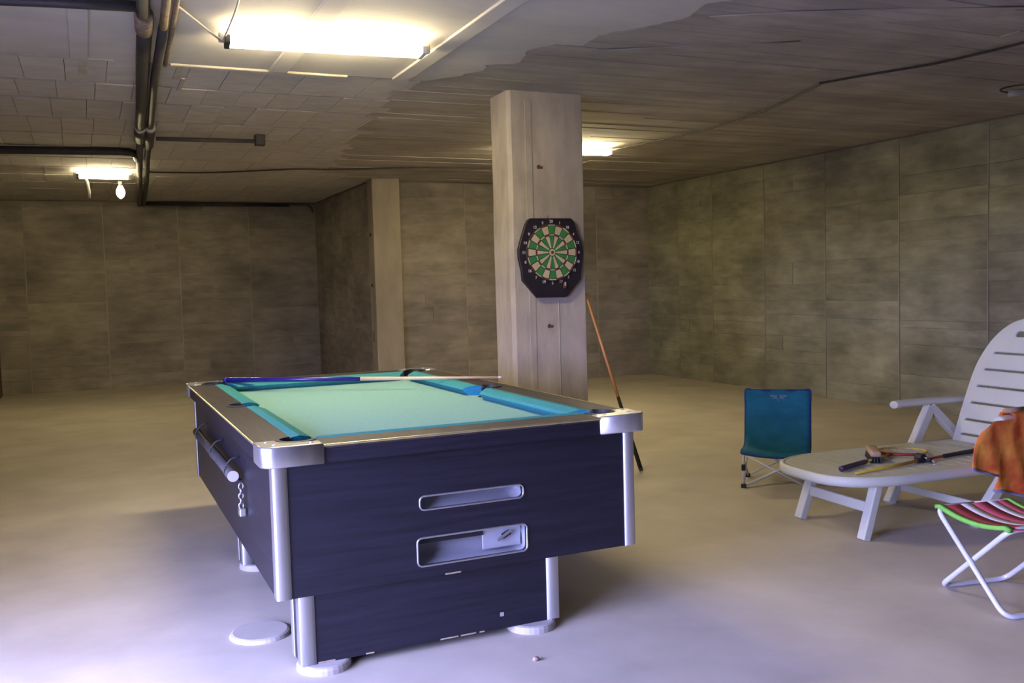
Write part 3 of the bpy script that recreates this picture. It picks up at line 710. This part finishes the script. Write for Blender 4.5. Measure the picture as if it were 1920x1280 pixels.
# T-shirt draped over the near armrest
SH = thing('t_shirt', 'orange tie-dye T-shirt hung over the armrest of the white lounger', 't-shirt', (4.055, 3.30, 0))
def shirt_mesh():
    # silhouette in local x, z (x measured along the lounger), mirrored about x = XC
    XC = 0.44
    left = [(0.06, 0.571), (0.02, 0.556), (-0.04, 0.52), (-0.085, 0.468), (-0.113, 0.41), (-0.128, 0.352)]
    bm = bmesh.new(); rows = []
    nz_, nx_ = 16, 26
    def xl(z):            # left border of body+sleeve
        if z > 0.35:
            for (xa, za), (xb, zb) in zip(left, left[1:]):
                if zb <= z <= za: return xa+(xb-xa)*(za-z)/(za-zb)
            return 0.06
        return 0.045-0.02*(0.35-z)/0.12
    def vert(x, z):
        fold = 0.010*math.sin(x*38+z*9)+0.007*math.sin(x*71-z*17)
        return bm.verts.new((x, -0.050-0.05*max(0, (0.5-z))+fold*(0.2+min(1, (0.6-z)*3)), z))
    tops = 0.571
    # body + sleeve rows above the sleeve hem, body rows below
    zs1 = [tops-(tops-0.352)*k/9 for k in range(10)]
    grid = []
    for z in zs1:
        a = xl(z); b = 2*XC-a
        grid.append([vert(a+(b-a)*i/nx_, z-(0.05 if z < 0.36 else 0.05*(tops-z)/(tops-0.352))*min(1, max(0, (a+(b-a)*i/nx_-a)/0.17))) for i in range(nx_+1)])
    for A, B in zip(grid, grid[1:]):
        for k in range(nx_): bm.faces.new((A[k], A[k+1], B[k+1], B[k]))
    # body below the sleeves
    last = grid[-1]; i0 = next(i for i, v in enumerate(last) if v.co.x > 0.045); i1 = nx_-i0
    prev = last[i0:i1+1]
    for k in range(1, 5):
        row = []
        for i, v in enumerate(prev if k == 1 else base):
            x = v.co.x; zt = (last[i0+i].co.z); zb = 0.232-0.075*min(1, max(0, (x-0.03)/0.28))
            row.append(vert(x-0.006*k*(1 if i == 0 else 0), zt+(zb-zt)*k/4))
        if k == 1: base = prev
        for q_ in range(len(row)-1): bm.faces.new((prev[q_], prev[q_+1], row[q_+1], row[q_]))
        prev = row
    # over the armrest and down the back
    c0 = 5; back = grid[0][c0:]
    for yy, z in ((-0.034, 0.590), (0.0, 0.597), (0.034, 0.590), (0.050, 0.562), (0.054, 0.48)):
        row = [bm.verts.new((v.co.x, yy, z+0.003*math.sin(v.co.x*40))) for v in grid[0][c0:]]
        for q_ in range(nx_-c0): bm.faces.new((back[q_], back[q_+1], row[q_+1], row[q_]))
        back = row
    sleeve = [v.co.copy() for v in last[:i0+1]]; hem = [v.co.copy() for v in prev]
    return bm, sleeve, hem
bm, slv, hm = shirt_mesh()
sh = obj('cloth', bm, 'tie', SH, True)
md = sh.modifiers.new('s', 'SOLIDIFY'); md.thickness = 0.004
def ribbon(pts, w, nm, m, par, off=-0.004):
    bm = bmesh.new(); A = [bm.verts.new(p+V((0, off, w/2))) for p in pts]; B = [bm.verts.new(p+V((0, off, -w/2))) for p in pts]
    for k in range(len(pts)-1): bm.faces.new((A[k], A[k+1], B[k+1], B[k]))
    o = obj(nm, bm, m, par, True); q_ = o.modifiers.new('s', 'SOLIDIFY'); q_.thickness = 0.007; q_.offset = 0
    return o
ribbon(slv, 0.012, 'sleeve_hem', 'hem', SH); ribbon(hm, 0.013, 'bottom_hem', 'hem', SH)
obj('collar', tube(smoothpath([(0.30, -0.032, 0.575), (0.34, -0.05, 0.50), (0.44, -0.055, 0.46), (0.54, -0.05, 0.50), (0.58, -0.032, 0.575)], 5), 0.008, 6), 'purple', SH, True)
# wooden handle lying on the armrest
RH = thing('wooden_stick', 'short brown stick lying on the shirt over the armrest', 'stick', (4.22, 3.30, 0.600))
obj('rod', tube([(0, -0.02, 0.011), (0.5, -0.01, 0.011)], [0.011, 0.010], 10), 'orangew', RH, True)
obj('ferrule', tube([(0.01, -0.02, 0.011), (0.16, -0.017, 0.011)], 0.0125, 10), 'tan', RH, True)

# ------------------------------------------------------------------ folding stool
A_, B_ = V((3.183, 2.79, 0)), V((3.105, 2.406, 0))
ux = (A_-B_).normalized(); SWD = (A_-B_).length
Q = thing('folding_stool', 'folding stool with pink striped canvas seat and white tube legs', 'stool', B_, math.atan2(ux.y, ux.x))
# local x from B to A (0..SWD), local -y is away to the right
DS, ZS, TR = 0.36, 0.345, 0.011
def utube(xt, xb, dy, nm):
    pts = [(xt, -dy, ZS), (xb, -dy, TR), (xb, -DS+dy, TR), (xt, -DS+dy, ZS), (xt, -dy, ZS)]
    lst = [V(p) for p in pts]
    mid = (lst[3]+lst[0])/2
    path = roundpath([mid, lst[0], lst[1], lst[2], lst[3], mid], 0.05, 6)
    return obj(nm, tube(path, TR, 10), 'rod', Q, True)
utube(SWD, 0.0, 0.0, 'leg_frame'); utube(0.0, SWD, 0.021, 'leg_frame')
for yy in (-0.011, -DS+0.011): obj('rivet', tube([(SWD/2, yy-0.014, ZS/2+.004), (SWD/2, yy+0.014, ZS/2+.004)], 0.006, 8), 'chrome', Q)
stripes = [(0.0, 0.022, 'lime'), (0.022, 0.105, 'pink'), (0.105, 0.16, 'white'), (0.16, 0.235, 'pink'), (0.235, 0.285, 'white'), (0.285, 0.335, 'pink'), (0.335, 0.357, 'lime')]
for y0s, y1s, m_ in stripes:
    bm = bmesh.new(); rows = []
    n_ = 18
    for yy in (-y0s-0.001, -(y0s+y1s)/2, -y1s-0.001):
        row = []
        for k in range(n_+1):
            t = k/n_; x = -0.012+(SWD+0.024)*t
            z = ZS+0.0125-0.030*4*t*(1-t)
            if t < 0.02 or t > 0.98: z -= 0.012
            row.append(bm.verts.new((x, yy, z)))
        rows.append(row)
    for A, B in zip(rows, rows[1:]):
        for k in range(n_): bm.faces.new((A[k], A[k+1], B[k+1], B[k]))
    o = obj('seat_stripe' if m_ != 'lime' else 'seat_binding', bm, m_, Q, True)
    q_ = o.modifiers.new('s', 'SOLIDIFY'); q_.thickness = 0.005 if m_ != 'lime' else 0.016; q_.offset = 0

# ------------------------------------------------------------------ lamps
def batten(name, label, a, b, zt, tubes=1, drop=0.0):
    a, b = V((*a, 0)), V((*b, 0)); L_ = (b-a).length; rz = math.atan2((b-a).y, (b-a).x)
    Lp = thing(name, label, 'light fixture', (*( (a+b)/2 ).xy, zt), rz, 'fluorescent battens on the ceiling')
    obj('housing', box(-L_/2-0.03, L_/2+0.03, -0.02, 0.02, -0.045, 0.0, bevel=0.006), 'housing', Lp)
    for s in (-1, 1):
        obj('end_cap', box(s*(L_/2-0.012)-0.014, s*(L_/2-0.012)+0.014, -0.07, 0.07, -0.062, -0.02, bevel=0.004), 'dark' if s < 0 else 'housing', Lp)
    for yy in ([0] if tubes == 1 else [-0.05, 0.05]):
        obj('tube', tube([(-L_/2+0.026, yy, -0.042), (L_/2-0.026, yy, -0.042)], 0.017, 12), 'tube', Lp, True)
    for x in (-L_*.3, L_*.3): obj('hanger', box(x-0.012, x+0.012, -0.012, 0.012, -0.002, CZ-0.010-zt), 'housing', Lp)
    return Lp
batten('fluorescent_lamp', 'lit fluorescent batten glowing on the ceiling above the pool table', (0.70, 4.99), (1.735, 4.895), 2.632, 2)
batten('fluorescent_lamp', 'lit fluorescent batten half hidden behind the dartboard pillar', (3.76, 8.2), (4.78, 8.08), 2.632, 2)
l2 = batten('fluorescent_lamp', 'lit fluorescent batten at the far left beside ceiling conduits', (-0.04, 10.98), (0.49, 10.98), 2.632, 2)
BL = thing('hanging_bulb', 'lit bare bulb hanging under the far left batten', 'light bulb', (0.385, 11.0, 2.36))
bm = bmesh.new(); n_ = 14; pr = [(0.004, 0.0), (0.03, 0.02), (0.045, 0.055), (0.045, 0.085), (0.03, 0.12), (0.018, 0.145)]
rg = [[bm.verts.new((r_*math.cos(2*PI*k/n_), r_*math.sin(2*PI*k/n_), z)) for k in range(n_)] for r_, z in pr]
for A, B in zip(rg, rg[1:]):
    for k in range(n_): bm.faces.new((A[k], A[(k+1) % n_], B[(k+1) % n_], B[k]))
bm.faces.new(rg[0][::-1]); bm.faces.new(rg[-1])
obj('bulb', bm, 'bulb', BL, True)
obj('socket', tube([(0, 0, 0.14), (0, 0, 0.185)], 0.02, 10), 'black', BL)

# ------------------------------------------------------------------ conduits and cables
def pipe(name, label, cat, pts, r, m, smooth=None, seg=10, group=None):
    base = V(pts[0]); P = [V(p)-base for p in pts]
    if smooth: P = roundpath(P, smooth, 5)
    o = obj(name, tube(P, r, seg), m, None, True); o.location = base
    return tag(o, label, cat, group)
z_ = 2.60
root = thing('conduit', 'thick dark conduit running along the ceiling left of the lamp', 'conduit', (0.30, 3.6, 0))
rx, ry = 0.30, 3.6
obj('upper_run', tube([(0.243-rx, 3.6-ry, z_), (0.30-rx, 4.72-ry, z_)], 0.030, 12), 'conduit', root, True)
obj('main_run', tube([(0.315-rx, 4.85-ry, z_), (0.335-rx, 5.40-ry, z_), (0.402-rx, 6.93-ry, z_), (0.435-rx, 7.75-ry, z_)], 0.037, 12), 'dark', root, True)
obj('coupling', tube([(0.300-rx, 4.66-ry, z_), (0.315-rx, 4.92-ry, z_)], 0.043, 12), 'rustc', root, True)
obj('coupling', tube([(0.433-rx, 7.72-ry, z_), (0.437-rx, 7.80-ry, z_)], 0.045, 12), 'foot', root, True)
obj('sleeve', tube([(0.437-rx, 7.80-ry, z_), (0.46-rx, 8.35-ry, z_)], 0.046, 12), 'dark', root, True)
obj('far_run', tube([(0.46-rx, 8.35-ry, z_), (0.52-rx, 9.7-ry, z_), (0.70-rx, 13.4-ry, z_), (0.74-rx, 14.38-ry, z_)], 0.030, 10), 'conduit', root, True)
root = thing('conduit', 'thinner dark conduit running beside the thick one on the ceiling', 'conduit', (0.40, 3.6, 0))
rx, ry = 0.40, 3.6
obj('upper_run', tube([(0.345-rx, 3.6-ry, z_), (0.398-rx, 4.85-ry, z_)], 0.020, 10), 'rustc', root, True)
obj('main_run', tube([(0.398-rx, 4.85-ry, z_), (0.430-rx, 6.05-ry, z_), (0.505-rx, 7.75-ry, z_)], 0.024, 10), 'dark', root, True)
obj('coupling', tube([(0.503-rx, 7.72-ry, z_), (0.507-rx, 7.80-ry, z_)], 0.040, 10), 'foot', root, True)
obj('sleeve', tube([(0.507-rx, 7.80-ry, z_), (0.545-rx, 8.7-ry, z_)], 0.040, 10), 'dark', root, True)
obj('far_run', tube(smoothpath([(0.545-rx, 8.7-ry, z_), (0.57-rx, 9.3-ry, z_), (0.60-rx, 9.9-ry, z_), (0.68-rx, 11.5-ry, z_), (0.80-rx, 14.38-ry, z_)], 4), 0.026, 10), 'dark', root, True)
pipe('conduit', 'narrow rusty conduit nearest the lamp at the top of the ceiling', 'conduit', [(0.395, 3.6, 2.615), (0.425, 4.4, 2.615), (0.452, 5.15, 2.615), (0.47, 5.72, 2.62)], 0.013, 'rustc')
pipe('conduit', 'dark conduit crossing the ceiling at the far left', 'conduit', [(-2.5, 9.55, 2.605), (-0.63, 9.27, 2.605), (0.38, 9.12, 2.605), (0.47, 9.25, 2.605), (0.50, 9.6, 2.605)], 0.036, 'dark', 0.12)
pipe('conduit', 'dark conduit crossing the very top left of the ceiling', 'conduit', [(-2.2, 5.0, 2.605), (-0.05, 4.60, 2.605), (0.285, 4.555, 2.605)], 0.026, 'dark')
st = thing('conduit', 'thin conduit branch ending in a square junction box', 'conduit', (0.58, 8.30, 2.60))
obj('branch', tube([(0, 0, 0), (0.80, -0.06, 0)], 0.018, 8), 'conduit', st, True)
obj('junction_box', box(0.79, 0.87, -0.10, -0.01, -0.035, 0.055, bevel=0.006), 'dark', st)
pipe('conduit', 'dark conduit running along the top of the far left wall', 'conduit', [(0.80, 14.37, 2.615), (1.8, 14.37, 2.615), (2.85, 14.37, 2.615)], 0.026, 'dark')
pipe('conduit', 'thin conduit stub at the corner of the far left wall', 'conduit', [(2.86, 14.37, 2.625), (3.14, 14.37, 2.625), (3.20, 14.36, 2.56), (3.20, 14.36, 2.50)], 0.017, 'conduit', 0.05)
def cable(label, pts, r, m, sm=6): 
    base = V(pts[0]); o = obj('cable', tube(smoothpath([V(p)-base for p in pts], sm), r, 6), m, None, True); o.location = base
    return tag(o, label, 'cable')
cable('black cable looping across the ceiling from the pillar lamp towards the right', [(4.75, 7.99, 2.61), (4.92, 7.45, 2.625), (5.02, 6.95, 2.635), (5.02, 6.35, 2.64), (4.90, 5.75, 2.642), (4.68, 5.08, 2.642), (4.66, 5.03, 2.642), (4.78, 4.70, 2.64), (4.94, 4.36, 2.64), (5.0, 4.02, 2.64), (5.02, 3.72, 2.64), (5.02, 3.2, 2.64)], 0.008, 'cable')
cable('thin cable crossing the ceiling between far conduits and pillar', [(0.66, 10.9, 2.64), (1.3, 10.8, 2.64), (1.9, 10.45, 2.64), (2.17, 10.3, 2.64), (2.6, 10.25, 2.64), (3.3, 9.95, 2.64), (4.2, 9.75, 2.64)], 0.009, 'cable')
cable('pale cable from the table lamp to the conduits', [(0.685, 4.985, 2.59), (0.60, 4.86, 2.61), (0.48, 4.66, 2.63), (0.41, 4.52, 2.63)], 0.006, 'cablew')
cable('pale cable from the table lamp towards the camera', [(0.69, 4.98, 2.59), (0.70, 4.80, 2.62), (0.70, 4.60, 2.635), (0.685, 4.30, 2.637), (0.67, 3.8, 2.637)], 0.005, 'cablew')
cable('dark cable hanging down from the far left batten', [(-0.06, 10.98, 2.60), (0.02, 10.98, 2.60), (0.06, 10.98, 2.54), (0.075, 10.98, 2.42), (0.07, 10.99, 2.36)], 0.014, 'cable')
# small socket with wire by the right wall
sk = thing('lamp_socket', 'pale socket with looped dark wire on the ceiling by the right wall', 'lamp socket', (6.10, 4.75, 2.60))
obj('socket', tube([(0.02, -0.01, 0.0), (0.10, -0.08, 0.0)], 0.025, 10), 'foot', sk, True)
obj('wire', tube(smoothpath([(0.12, -0.20, 0.05), (0.04, -0.03, 0.05), (-0.02, 0.02, 0.03), (0.0, 0.0, 0.01), (0.05, -0.04, 0.0)], 5), 0.006, 6), 'cable', sk, True)

# ------------------------------------------------------------------ bits on the floor and left edge
LD = tag(obj('round_lid', disc((0, 0, 0), 0.115, 0.017, 36, 0.013), 'lid', None, False), 'pale round lid on the floor left of the pool table base', 'lid')
LD.location = (0.545, 3.64, 0.0)
bm = bmesh.new(); bmesh.ops.create_icosphere(bm, subdivisions=2, radius=0.011)
for v in bm.verts: v.co = V((v.co.x*1.2+0.002*math.sin(v.co.y*400), v.co.y, v.co.z*0.7+0.0075))
stn = tag(obj('pebble', bm, 'chip', None, True), 'tiny tan pebble on the floor in front of the pool table', 'pebble'); stn.location = (1.372, 2.906, 0)
CB = thing('shelf_unit', 'dark red-brown wooden shelf unit at the far left edge', 'shelf', (-1.262, 14.2, 0))
for x in (-0.02, 0.12): obj('side_panel', box(x, x+0.03, -0.2, 0.2, 0, 0.95), 'redwood', CB)
for z in (0.06, 0.35, 0.64, 0.92): obj('shelf', box(0.01, 0.12, -0.2, 0.2, z, z+0.03), 'redwood', CB)
obj('back_panel', box(0.01, 0.12, 0.18, 0.2, 0.06, 0.92), 'redwood', CB)
